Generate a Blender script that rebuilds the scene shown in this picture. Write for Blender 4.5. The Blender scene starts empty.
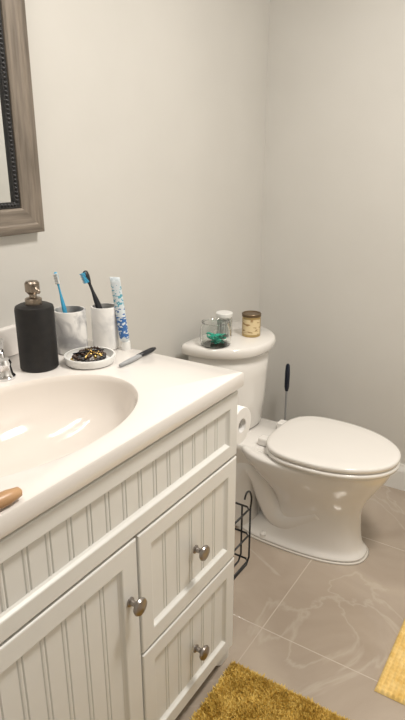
import bpy, bmesh, math, random
from mathutils import Vector, Matrix
random.seed(7)
S=bpy.context.scene
try:
    S.view_settings.view_transform='Standard'
    S.view_settings.look='None'
except Exception: pass

# ---------------- materials ----------------
def mat(name,col,rough=.5,metal=0,**k):
    m=bpy.data.materials.new(name); m.use_nodes=True
    nt=m.node_tree; b=nt.nodes['Principled BSDF']
    b.inputs['Base Color'].default_value=(*col,1)
    b.inputs['Roughness'].default_value=rough
    b.inputs['Metallic'].default_value=metal
    if 'coat' in k: b.inputs['Coat Weight'].default_value=k['coat']; b.inputs['Coat Roughness'].default_value=.05
    if 'trans' in k: b.inputs['Transmission Weight'].default_value=k['trans']; b.inputs['IOR'].default_value=k.get('ior',1.45)
    if 'emit' in k:
        b.inputs['Emission Color'].default_value=(*k['emit'],1); b.inputs['Emission Strength'].default_value=k.get('es',1)
    return m
def noise_var(m,c1,c2,scale=6,detail=5,lo=.35,hi=.65,bump=0,bscale=None,stretch=None,dist=0,bdist=.002):
    nt=m.node_tree; N=nt.nodes; L=nt.links; b=N['Principled BSDF']
    tc=N.new('ShaderNodeTexCoord'); mp=N.new('ShaderNodeMapping')
    L.new(tc.outputs['Object'],mp.inputs['Vector'])
    if stretch: mp.inputs['Scale'].default_value=stretch
    n=N.new('ShaderNodeTexNoise'); n.inputs['Scale'].default_value=scale; n.inputs['Detail'].default_value=detail
    n.inputs['Distortion'].default_value=dist
    L.new(mp.outputs[0],n.inputs['Vector'])
    r=N.new('ShaderNodeValToRGB'); r.color_ramp.elements[0].position=lo; r.color_ramp.elements[1].position=hi
    r.color_ramp.elements[0].color=(*c1,1); r.color_ramp.elements[1].color=(*c2,1)
    L.new(n.outputs['Fac'],r.inputs[0]); L.new(r.outputs[0],b.inputs['Base Color'])
    if bump:
        n2=N.new('ShaderNodeTexNoise'); n2.inputs['Scale'].default_value=bscale or scale*4; n2.inputs['Detail'].default_value=4
        L.new(mp.outputs[0],n2.inputs['Vector'])
        bp=N.new('ShaderNodeBump'); bp.inputs['Strength'].default_value=bump; bp.inputs['Distance'].default_value=bdist
        L.new(n2.outputs['Fac'],bp.inputs['Height']); L.new(bp.outputs[0],b.inputs['Normal'])
    return m

M={}
M['wall']=noise_var(mat('wall_paint',(.6,.59,.56),.42),(.635,.622,.588),(.66,.647,.613),3,4,bump=.3,bscale=9,bdist=.004)
M['ceil']=mat('ceiling_paint',(.75,.74,.71),.8)
M['trim']=mat('trim_paint',(.80,.79,.76),.35)
M['cab']=noise_var(mat('cabinet_paint',(.76,.75,.72),.38),(.75,.745,.715),(.775,.77,.74),5)
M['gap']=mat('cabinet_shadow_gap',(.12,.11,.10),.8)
M['counter']=mat('cultured_marble',(.80,.765,.73),.16,coat=.3)
M['basin']=mat('basin_glaze',(.80,.745,.69),.1,coat=.5)
M['porc']=mat('porcelain',(.81,.785,.75),.09,coat=.5)
M['seat']=mat('seat_plastic',(.82,.795,.76),.16,coat=.3)
M['chrome']=mat('chrome',(.8,.8,.82),.07,1)
M['nickel']=mat('brushed_nickel',(.36,.33,.31),.3,1)
M['black']=noise_var(mat('matte_black',(.012,.012,.012),.5),(.004,.004,.005),(.010,.009,.009),60,3,bump=.15,bscale=120)
M['blackp']=mat('black_plastic',(.012,.013,.018),.35)
M['wire']=mat('black_wire',(.015,.015,.015),.4)
M['pump']=mat('pump_bronze',(.33,.28,.23),.3,1)
M['marble']=noise_var(mat('marble_cup',(.8,.8,.8),.25),(.36,.36,.37),(.78,.77,.75),12,6,.38,.56,dist=1.4)
M['marble2']=noise_var(mat('pale_marble_cup',(.8,.8,.8),.25),(.58,.58,.58),(.78,.77,.75),9,5,.30,.46,dist=1.2)
M['wood']=noise_var(mat('grey_wood',(.3,.26,.22),.55),(.115,.095,.075),(.28,.235,.19),9,8,.3,.7,bump=.4,bscale=25,stretch=(8,8,.7),bdist=.002)
M['woodh']=noise_var(mat('grey_wood_rail',(.3,.26,.22),.55),(.115,.095,.075),(.28,.235,.19),9,8,.3,.7,bump=.4,bscale=25,stretch=(8,.7,8),bdist=.002)
M['bead']=mat('bead_trim',(.02,.02,.022),.3)
M['mirror']=mat('mirror_glass',(.88,.9,.9),.01,1)
M['handle_wood']=noise_var(mat('handle_wood',(.5,.24,.08),.35),(.38,.21,.10),(.56,.34,.18),8,5,stretch=(6,1,6))
M['glass']=mat('clear_glass',(.96,.98,.97),.02,trans=1.0)
M['teal']=mat('teal_plastic',(.0,.36,.25),.3)
M['gold']=mat('candle_tin',(.55,.40,.18),.3,.7)
M['tinlid']=mat('dark_tin_lid',(.16,.11,.06),.35,.5)
M['label']=noise_var(mat('paper_label',(.66,.52,.30),.6),(.34,.20,.08),(.74,.60,.36),45,2,.36,.48,stretch=(1,1,2.5))
M['white']=mat('white_plastic',(.82,.82,.80),.35)
M['navy']=mat('dark_navy_plastic',(.008,.014,.03),.3)
M['cyan']=mat('cyan_plastic',(.05,.36,.6),.3)
M['tp']=noise_var(mat('tissue_paper',(.85,.84,.82),.9),(.83,.82,.8),(.88,.87,.85),40)
M['brown']=mat('brown_beads',(.05,.025,.015),.3)
M['goldj']=mat('gold_jewellery',(.6,.42,.15),.25,1)
M['shag']=noise_var(mat('mustard_shag',(.6,.42,.05),.85),(.70,.48,.10),(.98,.76,.25),18,4)
M['weave']=noise_var(mat('yellow_weave',(.72,.5,.12),.85),(.74,.50,.15),(.88,.66,.28),25,4)
M['grey']=mat('grey_plastic',(.35,.36,.37),.4)
M['caulk']=mat('caulk',(.7,.66,.6),.6)
M['lamp']=mat('lamp_diffuser',(1,1,1),.5,emit=(1,.95,.88),es=5)

def tile_mat():
    m=mat('glazed_floor_tile',(.4,.36,.32),.12)
    nt=m.node_tree;N=nt.nodes;L=nt.links;b=N['Principled BSDF']
    tc=N.new('ShaderNodeTexCoord'); mp=N.new('ShaderNodeMapping')
    mp.inputs['Location'].default_value=(-.567,-.145,0)
    L.new(tc.outputs['Object'],mp.inputs['Vector'])
    br=N.new('ShaderNodeTexBrick'); br.offset=0; br.inputs['Scale'].default_value=1
    br.inputs['Brick Width'].default_value=.6; br.inputs['Row Height'].default_value=.6
    br.inputs['Mortar Size'].default_value=.0018; br.inputs['Mortar Smooth'].default_value=.1
    L.new(mp.outputs[0],br.inputs['Vector'])
    n=N.new('ShaderNodeTexNoise'); n.inputs['Scale'].default_value=3.0; n.inputs['Detail'].default_value=8; n.inputs['Distortion'].default_value=1.2
    L.new(tc.outputs['Object'],n.inputs['Vector'])
    r=N.new('ShaderNodeValToRGB'); e=r.color_ramp.elements
    e[0].position=.3; e[0].color=(.365,.30,.24,1); e[1].position=.7; e[1].color=(.475,.40,.325,1)
    L.new(n.outputs['Fac'],r.inputs[0])
    n2=N.new('ShaderNodeTexNoise'); n2.inputs['Scale'].default_value=1.7; n2.inputs['Detail'].default_value=6; n2.inputs['Distortion'].default_value=1.6
    L.new(tc.outputs['Object'],n2.inputs['Vector'])
    r2=N.new('ShaderNodeValToRGB'); e=r2.color_ramp.elements
    e[0].position=.485; e[0].color=(0,0,0,1); e[1].position=.515; e[1].color=(0,0,0,1)
    v=r2.color_ramp.elements.new(.5); v.color=(.32,.32,.32,1)
    L.new(n2.outputs['Fac'],r2.inputs[0])
    mv=N.new('ShaderNodeMixRGB'); L.new(r2.outputs[0],mv.inputs[0]); L.new(r.outputs[0],mv.inputs[1]); mv.inputs[2].default_value=(.60,.54,.46,1)
    mx=N.new('ShaderNodeMixRGB'); L.new(br.outputs['Fac'],mx.inputs[0]); L.new(mv.outputs[0],mx.inputs[1]); mx.inputs[2].default_value=(.53,.46,.39,1)
    L.new(mx.outputs[0],b.inputs['Base Color'])
    mr=N.new('ShaderNodeMapRange'); mr.inputs[3].default_value=.10; mr.inputs[4].default_value=.7
    L.new(br.outputs['Fac'],mr.inputs[0]); L.new(mr.outputs[0],b.inputs['Roughness'])
    bp=N.new('ShaderNodeBump'); bp.invert=True; bp.inputs['Strength'].default_value=.4; bp.inputs['Distance'].default_value=.002
    L.new(br.outputs['Fac'],bp.inputs['Height']); L.new(bp.outputs[0],b.inputs['Normal'])
    return m
M['tile']=tile_mat()

# ---------------- helpers ----------------
def empty(name,loc=(0,0,0)):
    o=bpy.data.objects.new(name,None); o.location=loc; o.empty_display_size=.05
    S.collection.objects.link(o); return o
def mk(name,verts,faces,m,parent=None,smooth=False,bevel=0,seg=2,sub=0):
    me=bpy.data.meshes.new(name); me.from_pydata([tuple(v) for v in verts],[],faces)
    bm=bmesh.new(); bm.from_mesh(me); bmesh.ops.recalc_face_normals(bm,faces=bm.faces); bm.to_mesh(me); bm.free()
    me.materials.append(m)
    o=bpy.data.objects.new(name,me); S.collection.objects.link(o)
    if parent:
        o.parent=parent; o.location=-Vector(parent.location)
    if smooth:
        for p in me.polygons: p.use_smooth=True
    if bevel:
        b=o.modifiers.new('b','BEVEL'); b.width=bevel; b.segments=seg; b.limit_method='ANGLE'; b.angle_limit=math.radians(40)
    if sub:
        s=o.modifiers.new('s','SUBSURF'); s.levels=sub; s.render_levels=sub
    return o
def box(name,x0,x1,y0,y1,z0,z1,m,parent=None,bevel=0,seg=2):
    v=[(x,y,z) for x in (x0,x1) for y in (y0,y1) for z in (z0,z1)]
    f=[(0,1,3,2),(4,6,7,5),(0,4,5,1),(2,3,7,6),(0,2,6,4),(1,5,7,3)]
    return mk(name,v,f,m,parent,bevel=bevel,seg=seg)
def loft(name,rings,m,parent=None,cap=(True,True),smooth=True,closed=True,sub=0,bevel=0):
    n=len(rings[0]); v=[p for r in rings for p in r]; f=[]
    for i in range(len(rings)-1):
        for j in range(n if closed else n-1):
            k=(j+1)%n
            f.append((i*n+j,i*n+k,(i+1)*n+k,(i+1)*n+j))
    if cap[0]: f.append(tuple(range(n))[::-1])
    if cap[1]: f.append(tuple((len(rings)-1)*n+j for j in range(n)))
    return mk(name,v,f,m,parent,smooth=smooth,sub=sub,bevel=bevel)
def lathe(name,prof,c,m,parent=None,n=40,axis='z',cap=(True,True),smooth=True,rot=None):
    rings=[]
    for r,h in prof:
        ring=[]
        for j in range(n):
            a=2*math.pi*j/n
            p=Vector((r*math.cos(a),r*math.sin(a),h))
            if axis=='x': p=Vector((h,r*math.cos(a),r*math.sin(a)))
            if axis=='y': p=Vector((r*math.cos(a),h,r*math.sin(a)))
            if rot is not None: p=rot@p
            ring.append(p+Vector(c))
        rings.append(ring)
    o=loft(name,rings,m,parent,cap,smooth)
    auto(o); return o
def auto(o,ang=35):
    e=o.modifiers.new('es','EDGE_SPLIT'); e.split_angle=math.radians(ang)
def tube(name,pts,rad,m,parent=None,n=12,flat=1.0):
    pts=[Vector(p) for p in pts]
    if not isinstance(rad,(list,tuple)): rad=[rad]*len(pts)
    rings=[]; up=None
    for i,p in enumerate(pts):
        t=(pts[min(i+1,len(pts)-1)]-pts[max(i-1,0)]).normalized()
        if up is None:
            up=Vector((0,0,1)) if abs(t.z)<.9 else Vector((1,0,0))
        s=t.cross(up).normalized(); up=s.cross(t).normalized()
        rings.append([p+rad[i]*(math.cos(2*math.pi*j/n)*s+flat*math.sin(2*math.pi*j/n)*up) for j in range(n)])
    return loft(name,rings,m,parent,smooth=True)
def catmull(P,k=5):
    P=[Vector(p) for p in P]; Q=[]
    for i in range(len(P)-1):
        p0=P[max(i-1,0)];p1=P[i];p2=P[i+1];p3=P[min(i+2,len(P)-1)]
        for a in range(k):
            t=a/k
            Q.append(.5*((2*p1)+(-p0+p2)*t+(2*p0-5*p1+4*p2-p3)*t*t+(-p0+3*p1-3*p2+p3)*t**3))
    Q.append(P[-1]); return Q

# ---------------- room ----------------
WB=1.165; RX=2.0; RY=-1.7; CH=2.45
box('floor',-.1,RX+.1,RY-.1,WB+.1,-.1,0,M['tile'])
box('ceiling',-.1,RX+.1,RY-.1,WB+.1,CH,CH+.1,M['ceil'])
box('wall_left',-.1,0,RY-.1,WB+.1,0,CH,M['wall'])
box('wall_back',0,RX,WB,WB+.1,0,CH,M['wall'])
box('wall_right',RX,RX+.1,RY-.1,WB+.1,0,CH,M['wall'])
box('wall_front',0,RX,RY-.1,RY,0,CH,M['wall'])
def baseboard(name,p0,p1,nrm):
    prof=[(0,0),(.014,0),(.014,.085),(.011,.095),(.006,.105),(.004,.115),(0,.115)]
    p0=Vector(p0);p1=Vector(p1);n=Vector(nrm)
    r=[[p+n*a+Vector((0,0,b)) for a,b in prof] for p in (p0,p1)]
    o=loft(name,r,M['trim'],smooth=False); return o
baseboard('baseboard_back',(0,WB,0),(RX,WB,0),(0,-1,0))
baseboard('baseboard_left',(0,.005,0),(0,WB-.014,0),(1,0,0))
baseboard('baseboard_right',(RX,RY,0),(RX,WB-.014,0),(-1,0,0))
baseboard('baseboard_front',(.6,RY,0),(RX-.014,RY,0),(0,1,0))

# ---------------- vanity ----------------
VY0=-.915; VY1=0.003; CT=.86
van=empty('bathroom_vanity',(.28,-.455,0))
CX,CY,AX,AY=.335,-.45,.176,.262
def counter():
    x0,x1,y0,y1=0.001,.56,VY0,VY1
    angs=[2*math.pi*i/112 for i in range(112)]
    for cx,cy in ((x0,y0),(x0,y1),(x1,y0),(x1,y1)):
        angs.append(math.atan2(cy-CY,cx-CX)%(2*math.pi))
    angs=sorted(set(round(a,6) for a in angs))
    def rect(a,ins,z):
        dx,dy=math.cos(a),math.sin(a)
        t=1e9
        if dx>1e-9:t=min(t,(x1-CX)/dx)
        if dx<-1e-9:t=min(t,(x0-CX)/dx)
        if dy>1e-9:t=min(t,(y1-CY)/dy)
        if dy<-1e-9:t=min(t,(y0-CY)/dy)
        x=CX+t*dx;y=CY+t*dy
        return (min(max(x,x0+ins),x1-ins),min(max(y,y0+ins),y1-ins),z)
    def ell(a,s,z,off=0):
        dx,dy=math.cos(a),math.sin(a)
        t=1/math.sqrt((dx/AX)**2+(dy/AY)**2)
        return (CX+s*t*dx-off,CY+s*t*dy,z)
    rings=[[ell(a,1.1,CT-.036) for a in angs],
           [rect(a,.02,CT-.036) for a in angs],
           [rect(a,.001,CT-.036) for a in angs],
           [rect(a,0,CT-.034) for a in angs],
           [rect(a,0,CT-.006) for a in angs],
           [rect(a,.002,CT-.002) for a in angs],
           [rect(a,.006,CT) for a in angs],
           [ell(a,1.03,CT) for a in angs],
           [ell(a,1.005,CT-.001) for a in angs]]
    o=loft('countertop',rings,M['counter'],van,(False,False),smooth=True); auto(o,30)
    prof=[(1.005,-.001,0),(.99,-.005,0),(.98,-.014,0),(.96,-.035,0),(.91,-.062,0),(.82,-.088,0),(.68,-.11,0),(.5,-.126,.005),(.3,-.134,.01),(.1,-.138,.012)]
    rings=[[ell(a,s,CT+z,f) for a in angs] for s,z,f in prof]
    loft('sink_basin',rings,M['basin'],van,(False,True))
    lathe('drain',[(.0,0),(.028,0),(.03,.004),(.02,.006),(.016,.003),(0,.003)],(CX-.012,CY,CT-.139),M['chrome'],van)
counter()
box('backsplash',0.001,.02,VY0,VY1,CT,CT+.075,M['counter'],None,bevel=.005,seg=3)
FX=.528; YE=VY1-.003; Y0=VY0+.004
box('side_right',.001,FX,YE-.017,YE,0,CT-.036,M['cab'],van,bevel=.001)
box('side_left',.001,FX,Y0,Y0+.017,0,CT-.036,M['cab'],van,bevel=.001)
box('carcass_bottom',.001,FX-.01,Y0+.017,YE-.017,.09,.105,M['cab'],van)
box('carcass_back',.001,.012,Y0+.017,YE-.017,.105,CT-.04,M['cab'],van)
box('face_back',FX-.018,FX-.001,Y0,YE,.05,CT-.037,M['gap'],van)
box('face_stile_right',FX-.004,FX+.002,YE-.022,YE,.0,CT-.037,M['cab'],van,bevel=.001)
box('face_stile_left',FX-.004,FX+.002,Y0,Y0+.022,.0,CT-.037,M['cab'],van,bevel=.001)
box('face_rail_top',FX-.004,FX+.002,Y0+.022,YE-.022,CT-.046,CT-.037,M['cab'],van)
n=24; ya,yb=Y0,YE; vs=[];fs=[]
for i in range(n+1):
    u=i/n; y=ya+(yb-ya)*u
    d=min(u,1-u)*(yb-ya)
    zb=0 if d<.05 else min(.045,(d-.05)*1.2)
    for x in (FX-.016,FX+.006):
        vs+= [(x,y,zb),(x,y,.06)]
for i in range(n):
    a=i*4;b=a+4
    fs+=[(a,a+1,b+1,b),(a+2,b+2,b+3,a+3),(a+1,a+3,b+3,b+1),(a,b,b+2,a+2)]
fs+=[(0,2,3,1),(n*4,n*4+1,n*4+3,n*4+2)]
mk('toe_rail',vs,fs,M['cab'],van)

def bead_front(name,y0,y1,z0,z1,w=.04,pitch=.047):
    X0,X1=FX+.003,FX+.021
    def R(i,x): return [(x,y0+i,z0+i),(x,y1-i,z0+i),(x,y1-i,z1-i),(x,y0+i,z1-i)]
    rings=[R(0.001,X0),R(0,X0+.001),R(0,X1-.003),R(.001,X1-.001),R(.003,X1),R(w-.002,X1),R(w,X1-.001),R(w+.003,X1-.006),R(w+.007,X1-.0095)]
    loft(name+'_frame',rings,M['cab'],van,(True,False),smooth=False)
    ia,ib=y0+w+.002,y1-w-.002; za,zb=z0+w+.002,z1-w-.002; xp=X1-.009
    k=max(2,round((ib-ia)/pitch)); p=(ib-ia)/k
    pr=[(ia,xp)]
    for i in range(1,k):
        c=ia+i*p
        pr+=[(c-.0066,xp),(c-.0048,xp-.003),(c-.0030,xp-.0003),(c,xp+.0005),(c+.0030,xp-.0003),(c+.0048,xp-.003),(c+.0066,xp)]
    pr.append((ib,xp))
    loft(name+'_beadboard',[[(x,y,za) for y,x in pr],[(x,y,zb) for y,x in pr]],M['cab'],van,(False,False),smooth=False,closed=False)
DV=-.388
bead_front('false_front',Y0+.002,YE-.002,.645,.812,.036)
bead_front('drawer_upper',DV+.003,YE-.002,.348,.638)
bead_front('drawer_lower',DV+.003,YE-.002,.052,.341)
bead_front('door',Y0+.002,DV-.003,.052,.638,.045)
def knob(name,y,z):
    lathe(name,[(.0,0),(.010,0),(.010,.003),(.006,.006),(.0055,.014),(.009,.019),(.0165,.022),(.0185,.026),(.0165,.030),(.009,.0325),(0,.0335)],(FX+.0205,y,z),M['nickel'],van,axis='x')
knob('knob_1',-.188,.485); knob('knob_2',-.188,.196); knob('knob_3',-.418,.508)

# ---------------- faucet ----------------
fa=empty('sink_faucet',(.09,CY,CT))
lathe('spout_base',[(0,0),(.027,0),(.027,.006),(.02,.012),(.017,.03),(0,.03)],(.085,CY,CT),M['chrome'],fa)
tube('spout',catmull([(.085,CY,CT+.02),(.085,CY,CT+.07),(.09,CY,CT+.10),(.11,CY,CT+.125),(.15,CY,CT+.13),(.19,CY,CT+.115),(.205,CY,CT+.09)]),.013,M['chrome'],fa,20)
for i,(xx,yy) in enumerate(((.125,CY-.12),(.128,CY+.122))):
    lathe(f'handle_base_{i+1}',[(0,0),(.025,0),(.025,.006),(.020,.012),(.017,.030),(.019,.036),(.015,.045),(0,.048)],(xx,yy,CT),M['chrome'],fa)
    sg=-1 if i==0 else 1
    tube(f'handle_lever_{i+1}',[(xx-.005,yy,CT+.045),(xx-.02,yy+.012*sg,CT+.058),(xx-.055,yy+.045*sg,CT+.07)],[.008,.007,.005],M['chrome'],fa,14,.6)

# ---------------- mirror ----------------
mi=empty('framed_mirror',(.0,-.455,1.6))
my0,my1,mz0,mz1=-.86,-.080,1.155,2.12
def mring(i,x): return [(x,my0+i,mz0+i),(x,my1-i,mz0+i),(x,my1-i,mz1-i),(x,my0+i,mz1-i)]
def fr(name,a,rings_m,seg):
    j,k=seg
    rs=[[r[j] for r in rings_m],[r[k] for r in rings_m]]
    return loft(name,rs,a,mi,(True,True),smooth=False)
prof=[mring(0,.001),mring(0,.026),mring(.003,.029),mring(.02,.030),mring(.024,.027),mring(.055,.024),mring(.060,.020),mring(.062,.001)]
fr('frame_bottom',M['woodh'],prof,(0,1)); fr('frame_right',M['wood'],prof,(1,2)); fr('frame_top',M['woodh'],prof,(2,3)); fr('frame_left',M['wood'],prof,(3,0))
pb=[mring(.062,.001),mring(.062,.017),mring(.075,.015),mring(.076,.001)]
for i,sg in enumerate(((0,1),(1,2),(2,3),(3,0))): fr(f'inner_trim_{i}',M['bead'],pb,sg)
vs=[];fs=[]
def addball(c,r):
    base=len(vs); vs.append((c[0]+r,c[1],c[2]))
    for ring,(rr,h) in enumerate(((.7,.7),(1,0))):
        for j in range(8):
            a=j*math.pi/4; vs.append((c[0]+r*h,c[1]+r*rr*math.cos(a),c[2]+r*rr*math.sin(a)))
    for j in range(8):
        k=(j+1)%8; fs.append((base,base+1+j,base+1+k)); fs.append((base+1+j,base+9+j,base+9+k,base+1+k))
i=.0685
y=my0+i
while y<my1-i: addball((.016,y,mz0+i),.0045); addball((.016,y,mz1-i),.0045); y+=.0095
z=mz0+i
while z<mz1-i: addball((.016,my0+i,z),.0045); addball((.016,my1-i,z),.0045); z+=.0095
mk('bead_strip',vs,fs,M['bead'],mi,smooth=True)
box('glass',.002,.008,my0+.075,my1-.075,mz0+.075,mz1-.075,M['mirror'],mi)

# ---------------- toilet ----------------
TY=.637
to=empty('toilet',(.4,TY,0))
def egg(xb,xf,hw,z,n=56,pb=2.6,pf=2.0,split=.42):
    xc=xb+(xf-xb)*split; pts=[]
    for j in range(n):
        a=2*math.pi*j/n; c,s=math.cos(a),math.sin(a)
        if c>=0: p=pf; L=xf-xc
        else: p=pb; L=xc-xb
        x=xc+L*math.copysign(abs(c)**(2/p),c); y=hw*math.copysign(abs(s)**(2/ p),s)
        pts.append((x,TY+y,z))
    return pts
R=[egg(.21,.722,.120,0,pf=2.5),egg(.21,.722,.120,.010,pf=2.5),egg(.216,.716,.114,.018,pf=2.5),egg(.24,.706,.103,.030,pf=2.5),
   egg(.34,.698,.097,.05,pf=2.4),egg(.38,.692,.094,.09,pf=2.3),egg(.385,.688,.094,.14,pf=2.2),egg(.375,.690,.100,.18,pf=2.1),egg(.35,.704,.118,.22),
   egg(.31,.730,.142,.262),egg(.27,.757,.162,.305),egg(.245,.772,.172,.335),egg(.24,.778,.176,.354),egg(.24,.778,.176,.362),egg(.245,.770,.168,.369),
   egg(.27,.72,.13,.369),egg(.28,.71,.12,.35),egg(.32,.64,.08,.24)]
loft('bowl',R,M['porc'],to,(True,True),sub=1)
for dyy,nm,r0 in ((-.045,'trapway_near',.052),(.045,'trapway_far',.052),(0,'trapway_core',.056)):
    pts=[(.56,.0,.17),(.50,.0,.12),(.445,.0,.085),(.395,.0,.10),(.36,.0,.16),(.33,.0,.23),(.285,.0,.265),(.255,.0,.22),(.25,.0,.14),(.255,.0,.06),(.26,.0,.005)]
    Q=catmull([(x,TY+dyy,z) for x,y,z in pts],5)
    tube(nm,Q,r0,M['porc'],to,26)
def rrect(x0,x1,hw,z,r=.03,n=8,dy=0):
    pts=[]
    for cx,cy,a0 in ((x1-r,hw-r,0),(x0+r,hw-r,90),(x0+r,-hw+r,180),(x1-r,-hw+r,270)):
        for i in range(n+1):
            a=math.radians(a0+90*i/n); pts.append((cx+r*math.cos(a),TY+dy+cy+r*math.sin(a),z))
    return pts
loft('rear_deck',[rrect(.13,.40,.07,.21),rrect(.10,.41,.088,.27),rrect(.075,.42,.108,.32),rrect(.068,.42,.120,.345),rrect(.068,.42,.124,.364),rrect(.072,.415,.119,.370)],M['porc'],to)
def dsh(xb,xf,hw,z,xs,n=48,p=3.2,e=2/3.0):
    pts=[]; xb+=.04; xf+=.05; xs+=.04
    for j in range(n+1):
        a=math.pi*(j/n)-math.pi/2; c,s=math.cos(a),math.sin(a)
        y=hw*math.copysign(abs(s)**(2/p) ,s); x=xb+.012+(xs-xb-.012)*abs(c)**e + (xf-xs)*max(0,1-(y/hw)**2)
        pts.append((x,TY+.036+y,z))
    pts.append((xb,TY+.036+hw-.016,z)); pts.append((xb,TY+.036-hw+.016,z))
    return pts
LZ=.712
TK=[dsh(.022,.195,.140,.369,.165),dsh(.02,.205,.152,.38,.172),dsh(.018,.212,.163,.48,.176),dsh(.016,.218,.171,.58,.178),dsh(.015,.222,.177,.676,.18)]
loft('tank',TK,M['porc'],to)
LD=[dsh(.002,.238,.186,.674,.190),dsh(-.002,.244,.193,.681,.194),dsh(-.002,.245,.194,.699,.195),dsh(.001,.242,.191,.708,.192),dsh(.006,.236,.185,.712,.187)]
loft('tank_lid',LD,M['porc'],to)
def seat(z,ins): return egg(.356+ins,.796-ins,.183-ins,z-.032,64,3.0,2.05,.40)
loft('seat_ring',[seat(.401,.010),seat(.403,.003),seat(.412,.0),seat(.417,.002),seat(.419,.006),seat(.419,.03)],M['seat'],to)
loft('seat_lid',[seat(.4215,.012),seat(.4225,.004),seat(.430,.001),seat(.437,.001),seat(.4405,.004),seat(.442,.012),seat(.4428,.05),seat(.443,.10)],M['seat'],to)
for i,s in enumerate((-1,1)):
    box(f'hinge_{i}',.327,.367,TY+s*.075-.02,TY+s*.075+.02,.370,.400,M['seat'],to,bevel=.007,seg=3)
    lathe(f'bolt_cap_{i}',[(0,.010),(.013,.010),(.012,.026),(.007,.032),(0,.034)],(.37,TY+s*.105,0),M['porc'],to,16)
loft('caulk_ring',[egg(.205,.727,.125,0.0005,pf=2.5),egg(.209,.723,.121,.005,pf=2.5)],M['caulk'],to)

# ---------------- items on the tank ----------------
def hollow(name,prof_out,th,c,m,parent,n=40,base=.004):
    ins=[(max(r-th,.001),max(z,base)) for r,z in reversed(prof_out)]
    return lathe(name,[(0,prof_out[0][1])]+prof_out+ins+[(0,base)],c,m,parent,n,cap=(False,False))
c=(.150,.543,LZ); g=empty('glass_jar',c)
hollow('jar_bowl',[(.046,0),(.053,.006),(.055,.03),(.053,.056),(.048,.072),(.046,.080),(.049,.084)],.0025,c,M['glass'],g)
for i in range(46):
    a=random.uniform(0,6.28); r=random.uniform(0,.032); z=LZ+.009+random.uniform(0,.026)
    x=c[0]+r*math.cos(a); y=c[1]+r*math.sin(a); b=random.uniform(0,6.28); d=Vector((math.cos(b),math.sin(b),random.uniform(-.2,.25)))*.013
    p=Vector((x,y,z)); q=Vector((-d.y,d.x,0))*.5
    tube(f'floss_pick_{i}',[p-d,p,p+d*.8,p+d+q],[.0025,.0035,.0035,.0025],M['teal'],g,6)
c=(.118,.655,LZ); g2=empty('lidded_glass_jar',c)
hollow('jar_body',[(.027,0),(.030,.004),(.030,.064),(.028,.070),(.028,.074)],.002,c,M['glass'],g2)
lathe('jar_lid',[(0,.0745),(.030,.0745),(.031,.077),(.031,.087),(.029,.089),(0,.090)],c,M['white'],g2)
for i in range(34):
    a=i*2.4; r=.0040*math.sqrt(i); p=Vector((c[0]+r*math.cos(a),c[1]+r*math.sin(a),LZ+.0085))
    tube(f'cotton_swab_{i}',[p,p+Vector((0,0,.006)),p+Vector((0,0,.012)),p+Vector((0,0,.042)),p+Vector((0,0,.052))],[.002,.0034,.0022,.0022,.0036],M['white'],g2,6)
c=(.198,.716,LZ); cd=empty('candle_tin',c)
lathe('tin',[(0,0),(.032,0),(.034,.002),(.034,.074),(0,.074)],c,M['gold'],cd)
lathe('tin_lid',[(0,.0742),(.0350,.0742),(.0355,.076),(.0355,.083),(.034,.085),(.031,.085),(.030,.082),(0,.082)],c,M['tinlid'],cd)
rings=[]
for z in (.010,.066):
    rings.append([(c[0]+.0344*math.cos(a),c[1]+.0344*math.sin(a),c[2]+z) for a in [math.radians(-125+ i*6) for i in range(22)]])
loft('label',rings,M['label'],cd,(False,False),closed=False)

# ---------------- toilet brush ----------------
c=(.205,1.045,0); tb=empty('toilet_brush',c)
hollow('holder',[(.05,0),(.055,.005),(.05,.12),(.048,.13)],.004,c,M['navy'],tb)
lathe('brush_head',[(0,.02),(.025,.025),(.034,.05),(.034,.09),(.02,.11),(0,.115)],c,M['white'],tb)
lathe('stem',[(0,.10),(.0045,.10),(.0045,.39),(0,.39)],c,M['grey'],tb,12)
lathe('grip',[(0,.38),(.007,.38),(.0105,.40),(.011,.46),(.009,.495),(.005,.503),(0,.504)],c,M['navy'],tb,20)

# ---------------- toilet paper + wire rack on vanity side ----------------
tp=empty('toilet_paper_roll',(.46,.075,.67))
lathe('paper',[(.019,-.05),(.048,-.05),(.049,-.048),(.049,.048),(.048,.05),(.019,.05),(.019,-.05)],(.464,.085,.677),M['tp'],tp,40,axis='x',cap=(False,False))
tube('holder_bar',[(.40,.001,.677),(.395,.03,.677),(.395,.07,.677),(.40,.085,.677),(.505,.085,.677)],.005,M['nickel'],tp,10)
wr=empty('wire_rack',(.42,.06,.35))
r=.0028; ys=.004; yf=.115
def wtube(nm,p): tube(nm,p,r,M['wire'],wr,8)
x0,x1=.40,.53; z0,z1=.25,.42
for i,z in enumerate((z0,.335,z1)):
    wtube(f'hoop_{i}',[(x0,ys,z),(x0,yf-.01,z),(x0+.01,yf,z),(x1-.01,yf,z),(x1,yf-.01,z),(x1,ys,z)])
k=5
for i in range(k+1):
    x=x0+(x1-x0)*i/k
    wtube(f'rib_{i}',[(x,ys,.47 if i in(0,k) else z1),(x,ys,z0),(x,.02,z0-.008),(x,yf-.015,z0-.008),(x,yf,z0+.01),(x,yf,z1)])
wtube('top_hook',[(x0,ys,.47),(x0+.02,ys+.01,.49),(x1-.02,ys+.01,.49),(x1,ys,.47)])
wtube('front_curl',catmull([(x1,yf,z1),(x1,yf+.005,.45),(x1,yf-.007,.475),(x1,yf-.025,.48),(x1,yf-.035,.465)],4))

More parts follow.
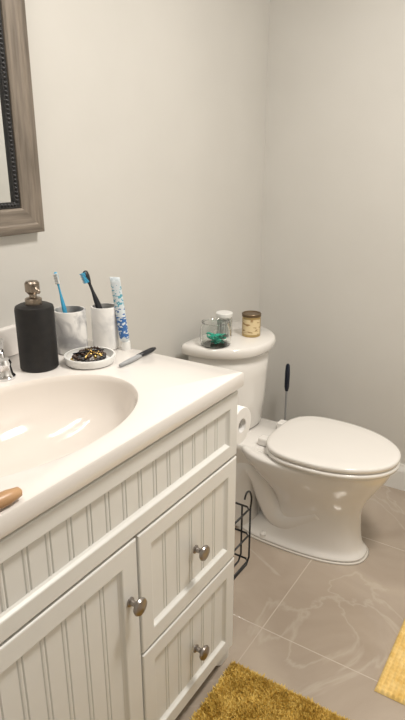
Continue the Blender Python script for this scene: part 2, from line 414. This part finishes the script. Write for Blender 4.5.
# ---------------- counter items ----------------
c=(.137,-.232,CT); sd=empty('soap_dispenser',c)
lathe('bottle',[(0,0),(.042,0),(.0445,.003),(.0445,.142),(.0425,.149),(.034,.153),(.018,.154),(0,.154)],c,M['black'],sd)
lathe('collar',[(0,.152),(.019,.152),(.019,.166),(.016,.168),(.009,.170),(.008,.178),(0,.178)],c,M['pump'],sd)
lathe('pump_head',[(0,.176),(.011,.177),(.0165,.183),(.0165,.202),(.013,.206),(0,.207)],c,M['pump'],sd)
tube('nozzle',[(c[0],c[1],CT+.194),(c[0]+.02,c[1]-.01,CT+.195),(c[0]+.045,c[1]-.022,CT+.190)],[.007,.006,.0045],M['pump'],sd,12)

def cup(name,c,r,h,m):
    o=hollow(name,[(r-.003,0),(r,.003),(r,h-.002),(r-.001,h)],.004,c,m,None,48)
    return o
cup('marble_tumbler',(.114,-.102,CT),.041,.110,M['marble'])
cup('marble_tumbler',(.168,-.033,CT),.034,.112,M['marble2'])

def toothbrush(name,p0,p1,m,mb,side,r=.0055):
    e=empty(name,p0); p0=Vector(p0);p1=Vector(p1);d=p1-p0;L=d.length;t=d.normalized()
    P=[p0+d*u for u in (0,.04,.15,.35,.52,.62,.72,.82,.86,.93,.985,1)]
    tube('handle',P,[r*.6,r*.95,r*1.1,r*.95,r*1.15,r*.9,r*.55,r*.5,r*.8,r*1.1,r*.9,r*.4],m,e,12,.75)
    s=Vector(side); s=(s-t*s.dot(t)).normalized(); q=t.cross(s)
    a=p0+d*.85; b=p0+d*.985; h0=.002; h1=.013
    vs=[];fs=[]
    for i in range(8):
        for j in range(3):
            c0=a+(b-a)*((i+.5)/8)+q*((j-1)*.0038); hh=h1+(.0015 if i%2 else 0)
            bi=len(vs); e1=t*.0011; e2=q*.0014
            for hz in (h0,hh):
                for sx,sy in ((-1,-1),(1,-1),(1,1),(-1,1)): vs.append(c0+s*hz+e1*sx+e2*sy)
            fs+=[(bi,bi+1,bi+5,bi+4),(bi+1,bi+2,bi+6,bi+5),(bi+2,bi+3,bi+7,bi+6),(bi+3,bi,bi+4,bi+7),(bi+4,bi+5,bi+6,bi+7)]
    mk('bristles',vs,fs,mb,e)
    return e
toothbrush('toothbrush',(.119,-.101,CT+.01),(.086,-.112,CT+.203),M['cyan'],M['white'],(.6,-.8,0),.0055)
toothbrush('toothbrush',(.183,-.022,CT+.012),(.130,-.055,CT+.202),M['blackp'],M['cyan'],(-.3,-.9,.3),.008)

tt=empty('toothpaste_tube',(.218,-.018,CT)); bx,by=.222,-.016
lathe('cap',[(0,0),(.0115,0),(.012,.002),(.011,.022),(0,.022)],(bx,by,CT),M['white'],tt,24)
def tring(u,z,a,b,ang=math.radians(20)):
    pts=[]
    for j in range(28):
        t=2*math.pi*j/28; x=a*math.cos(t); y=b*math.sin(t); z2=z*1.10
        pts.append((bx+x*math.cos(ang)-y*math.sin(ang)-z*.10,by+x*math.sin(ang)+y*math.cos(ang)-z*.07,CT+z2))
    return pts
secs=[(0,.019,.007,.007),(0,.024,.0115,.0115),(0,.034,.0125,.0125),(0,.08,.013,.010),(0,.12,.013,.0065),(0,.15,.0135,.0035),(0,.158,.0135,.0012),(0,.172,.0135,.0012)]
o=loft('tube_body',[tring(*s) for s in secs],M['white'],tt)
m=mat('toothpaste_print',(.8,.8,.8),.3); nt=m.node_tree;N=nt.nodes;L=nt.links
tc=N.new('ShaderNodeTexCoord'); sp=N.new('ShaderNodeSeparateXYZ'); L.new(tc.outputs['Generated'],sp.inputs[0])
W=(.70,.76,.80,1); B=(.04,.15,.42,1); C=(.12,.40,.52,1)
def ramp(cols):
    rp=N.new('ShaderNodeValToRGB'); rp.color_ramp.interpolation='CONSTANT'; e=rp.color_ramp.elements
    e[0].position=cols[0][0]; e[0].color=cols[0][1]; e[1].position=cols[1][0]; e[1].color=cols[1][1]
    for p,cc in cols[2:]:
        q=e.new(p); q.color=cc
    L.new(sp.outputs['Z'],rp.inputs[0]); return rp
base=ramp([(0,W),(.06,B),(.40,W),(.94,(.55,.62,.66,1))])
ink=ramp([(0,W),(.06,W),(.40,B),(.55,C),(.88,W)])
mp=N.new('ShaderNodeMapping'); mp.inputs['Scale'].default_value=(60,60,110); L.new(tc.outputs['Object'],mp.inputs[0])
nz=N.new('ShaderNodeTexNoise'); nz.inputs['Scale'].default_value=1.6; nz.inputs['Detail'].default_value=1; L.new(mp.outputs[0],nz.inputs['Vector'])
gt=N.new('ShaderNodeMath'); gt.operation='GREATER_THAN'; gt.inputs[1].default_value=.56; L.new(nz.outputs['Fac'],gt.inputs[0])
mx=N.new('ShaderNodeMixRGB'); L.new(gt.outputs[0],mx.inputs[0]); L.new(base.outputs[0],mx.inputs[1]); L.new(ink.outputs[0],mx.inputs[2])
L.new(mx.outputs[0],N['Principled BSDF'].inputs['Base Color'])
o.data.materials[0]=m

c=(.215,-.143,CT); pd=empty('trinket_dish',c)
hollow('dish',[(.052,0),(.058,.003),(.061,.012),(.062,.019),(.061,.021)],.004,c,M['white'],pd,56)
def necklace(nm,cx,cy,R,r,m,n,z,ph=0,ez=1):
    vs=[];fs=[]
    for i in range(n):
        a=2*math.pi*i/n
        p=Vector((cx+R*math.cos(a),cy+R*ez*math.sin(a),z+.002*math.sin(3*a+ph)))
        b=len(vs)
        for la in range(1,5):
            for lo in range(8):
                th=math.pi*la/5; ph2=lo*math.pi/4
                vs.append(p+r*Vector((math.sin(th)*math.cos(ph2),math.sin(th)*math.sin(ph2),math.cos(th))))
        t=len(vs); vs.append(p+Vector((0,0,r))); vs.append(p-Vector((0,0,r)))
        for la in range(3):
            for lo in range(8):
                k=(lo+1)%8; fs.append((b+la*8+lo,b+la*8+k,b+la*8+8+k,b+la*8+8+lo))
        for lo in range(8):
            k=(lo+1)%8; fs.append((t,b+k,b+lo)); fs.append((t+1,b+24+lo,b+24+k))
    mk(nm,vs,fs,m,pd,smooth=True)
necklace('bracelet_1',c[0]-.006,c[1]+.006,.036,.0045,M['brown'],28,CT+.014)
necklace('bracelet_2',c[0]+.014,c[1]-.008,.030,.005,M['bead'],20,CT+.018,1)
necklace('bracelet_3',c[0]-.006,c[1]+.012,.026,.004,M['brown'],22,CT+.023,2)
necklace('bracelet_4',c[0]+.0,c[1]-.008,.038,.003,M['goldj'],34,CT+.012,1)
necklace('bracelet_5',c[0]-.004,c[1]-.022,.020,.0045,M['brown'],15,CT+.021,1)
necklace('charms',c[0]+.01,c[1]+.01,.014,.005,M['goldj'],7,CT+.020,1)
for i in range(5):
    a=i*1.3; tube(f'hair_pin_{i}',[(c[0]+.04*math.cos(a),c[1]+.04*math.sin(a),CT+.024),(c[0]-.01*math.cos(a),c[1]-.01*math.sin(a)+.004,CT+.03)],.0018,M['blackp'] if i%2 else M['goldj'],pd,6)

rz=empty('folding_razor',(.290,-.06,CT))
tube('handle',[(.302,-.134,CT+.006),(.300,-.10,CT+.006),(.297,-.06,CT+.0065),(.296,-.045,CT+.006)],[.004,.0062,.0062,.005],M['grey'],rz,12,.9)
tube('blade_case',[(.2965,-.07,CT+.007),(.295,-.03,CT+.007),(.293,.0,CT+.007),(.2925,.014,CT+.007)],[.005,.0072,.0068,.004],M['blackp'],rz,12,.9)

wb=empty('wooden_hair_brush',(.53,-.7,CT))
dx,dy=.006,.008
tube('handle',[(.542+dx,-.648+dy,CT+.012),(.542+dx,-.652+dy,CT+.012),(.541+dx,-.67+dy,CT+.0122),(.537+dx,-.70+dy,CT+.0125),(.528+dx,-.74+dy,CT+.0115),(.518+dx,-.775+dy,CT+.0115)],[.003,.008,.0115,.0125,.0105,.0115],M['handle_wood'],wb,18,.95)
P=[(.519,-.77+dy,CT+.0125),(.512,-.785+dy,CT+.0125),(.505,-.82+dy,CT+.0125),(.497,-.86+dy,CT+.0125),(.492,-.89+dy,CT+.0125),(.49,-.905+dy,CT+.0125)]
tube('paddle',P,[.012,.024,.033,.033,.024,.008],M['handle_wood'],wb,24,.35)

# ---------------- mats ----------------
def shag(name,x0,x1,y0,y1,n,m):
    vs=[];fs=[]
    vs+= [(x0,y0,.001),(x1,y0,.001),(x1,y1,.001),(x0,y1,.001),(x0,y0,.008),(x1,y0,.008),(x1,y1,.008),(x0,y1,.008)]
    fs+=[(0,3,2,1),(4,5,6,7),(0,1,5,4),(1,2,6,5),(2,3,7,6),(3,0,4,7)]
    for i in range(n):
        x=random.uniform(x0+.004,x1); y=y1-(y1-y0)*random.random()**1.8
        a=random.uniform(0,6.283); l=random.uniform(.008,.014); w=random.uniform(.0016,.0030)
        dx,dy=math.cos(a)*w,math.sin(a)*w
        lx,ly=random.gauss(0,.005),random.gauss(0,.005)
        k=len(vs)
        X=x+lx
        if X<x0: X=x0
        vs+=[(x-dx,y-dy,.007),(x+dx,y+dy,.007),(X+dx*.8,y+ly*.6+dy*.8,.007+l*.6),(X-dx*.8,y+ly*.6-dy*.8,.007+l*.6),(X+lx*.3,y+ly,.007+l)]
        fs+=[(k,k+1,k+2,k+3),(k+3,k+2,k+4)]
    me=bpy.data.meshes.new(name); me.from_pydata(vs,[],fs); me.materials.append(m)
    o=bpy.data.objects.new(name,me); S.collection.objects.link(o); return o
shag('shag_bath_mat',.560,1.10,-.80,-.026,60000,M['shag'])
def weave(name,x0,x1,y0,y1,m):
    nx,ny=int((x1-x0)/.0028),int((y1-y0)/.0028); vs=[];fs=[]
    for i in range(nx+1):
        for j in range(ny+1):
            x=x0+(x1-x0)*i/nx; y=y0+(y1-y0)*j/ny
            u=math.sin(math.pi*(x-x0)/.014)**2; v=math.sin(math.pi*(y-y0)/.014)**2
            par=(int((x-x0)/.014)+int((y-y0)/.014))%2
            z=.005+.009*u*v+.002*par*u
            if i in(0,nx) or j in(0,ny): z=.001
            vs.append((x,y,z))
    for i in range(nx):
        for j in range(ny):
            a=i*(ny+1)+j; fs.append((a,a+ny+1,a+ny+2,a+1))
    me=bpy.data.meshes.new(name); me.from_pydata(vs,[],fs); me.materials.append(m)
    for p in me.polygons: p.use_smooth=True
    o=bpy.data.objects.new(name,me); S.collection.objects.link(o); return o
weave('woven_bath_mat',.915,1.40,.11,.90,M['weave'])

# ---------------- lamps ----------------
def area(name,loc,rot,sx,sy,e,col):
    l=bpy.data.lights.new(name,'AREA'); l.shape='RECTANGLE'; l.size=sx; l.size_y=sy; l.energy=e; l.color=col
    o=bpy.data.objects.new(name,l); o.location=loc; o.rotation_euler=rot; S.collection.objects.link(o); return o
cl=empty('ceiling_lamp',(1.2,.1,CH))
lathe('housing',[(0,0),(.16,0),(.16,-.03),(.15,-.035),(0,-.035)],(1.2,.1,CH),M['trim'],cl)
lathe('diffuser',[(0,-.0351),(.14,-.0351),(.135,-.06),(.09,-.08),(0,-.088)],(1.2,.1,CH),M['lamp'],cl)
area('ceiling_light',(1.2,.1,CH-.10),(0,0,0),.35,.35,28.5,(1,.945,.875))
vl=empty('vanity_light_bar',(.05,-.455,2.25))
box('back_plate',.001,.03,-.75,-.16,2.2,2.3,M['nickel'],vl,bevel=.005)
for i in range(3):
    lathe(f'globe_{i}',[(0,-.10),(.03,-.095),(.05,-.07),(.055,-.04),(.045,-.01),(.025,.02),(0,.022)],(.10,-.66+.205*i,2.25),M['lamp'],vl,24)
    tube(f'arm_{i}',[(.03,-.66+.205*i,2.26),(.07,-.66+.205*i,2.28),(.10,-.66+.205*i,2.27)],.008,M['nickel'],vl,10)
area('vanity_light',(.2,-.455,2.2),(0,math.radians(-35),0),.12,.6,5.5,(1,.935,.86))

w=bpy.data.worlds.new('world'); S.world=w; w.use_nodes=True
w.node_tree.nodes['Background'].inputs[0].default_value=(1,.96,.9,1); w.node_tree.nodes['Background'].inputs[1].default_value=.3

# ---------------- camera ----------------
cam=bpy.data.cameras.new('camera'); co=bpy.data.objects.new('camera',cam); S.collection.objects.link(co)
cam.sensor_fit='VERTICAL'; cam.sensor_height=36; cam.lens=581/720*36; cam.clip_start=.02
co.location=(1.168,-1.114,1.325); co.rotation_euler=(math.radians(71),0,math.radians(32.9))
S.camera=co
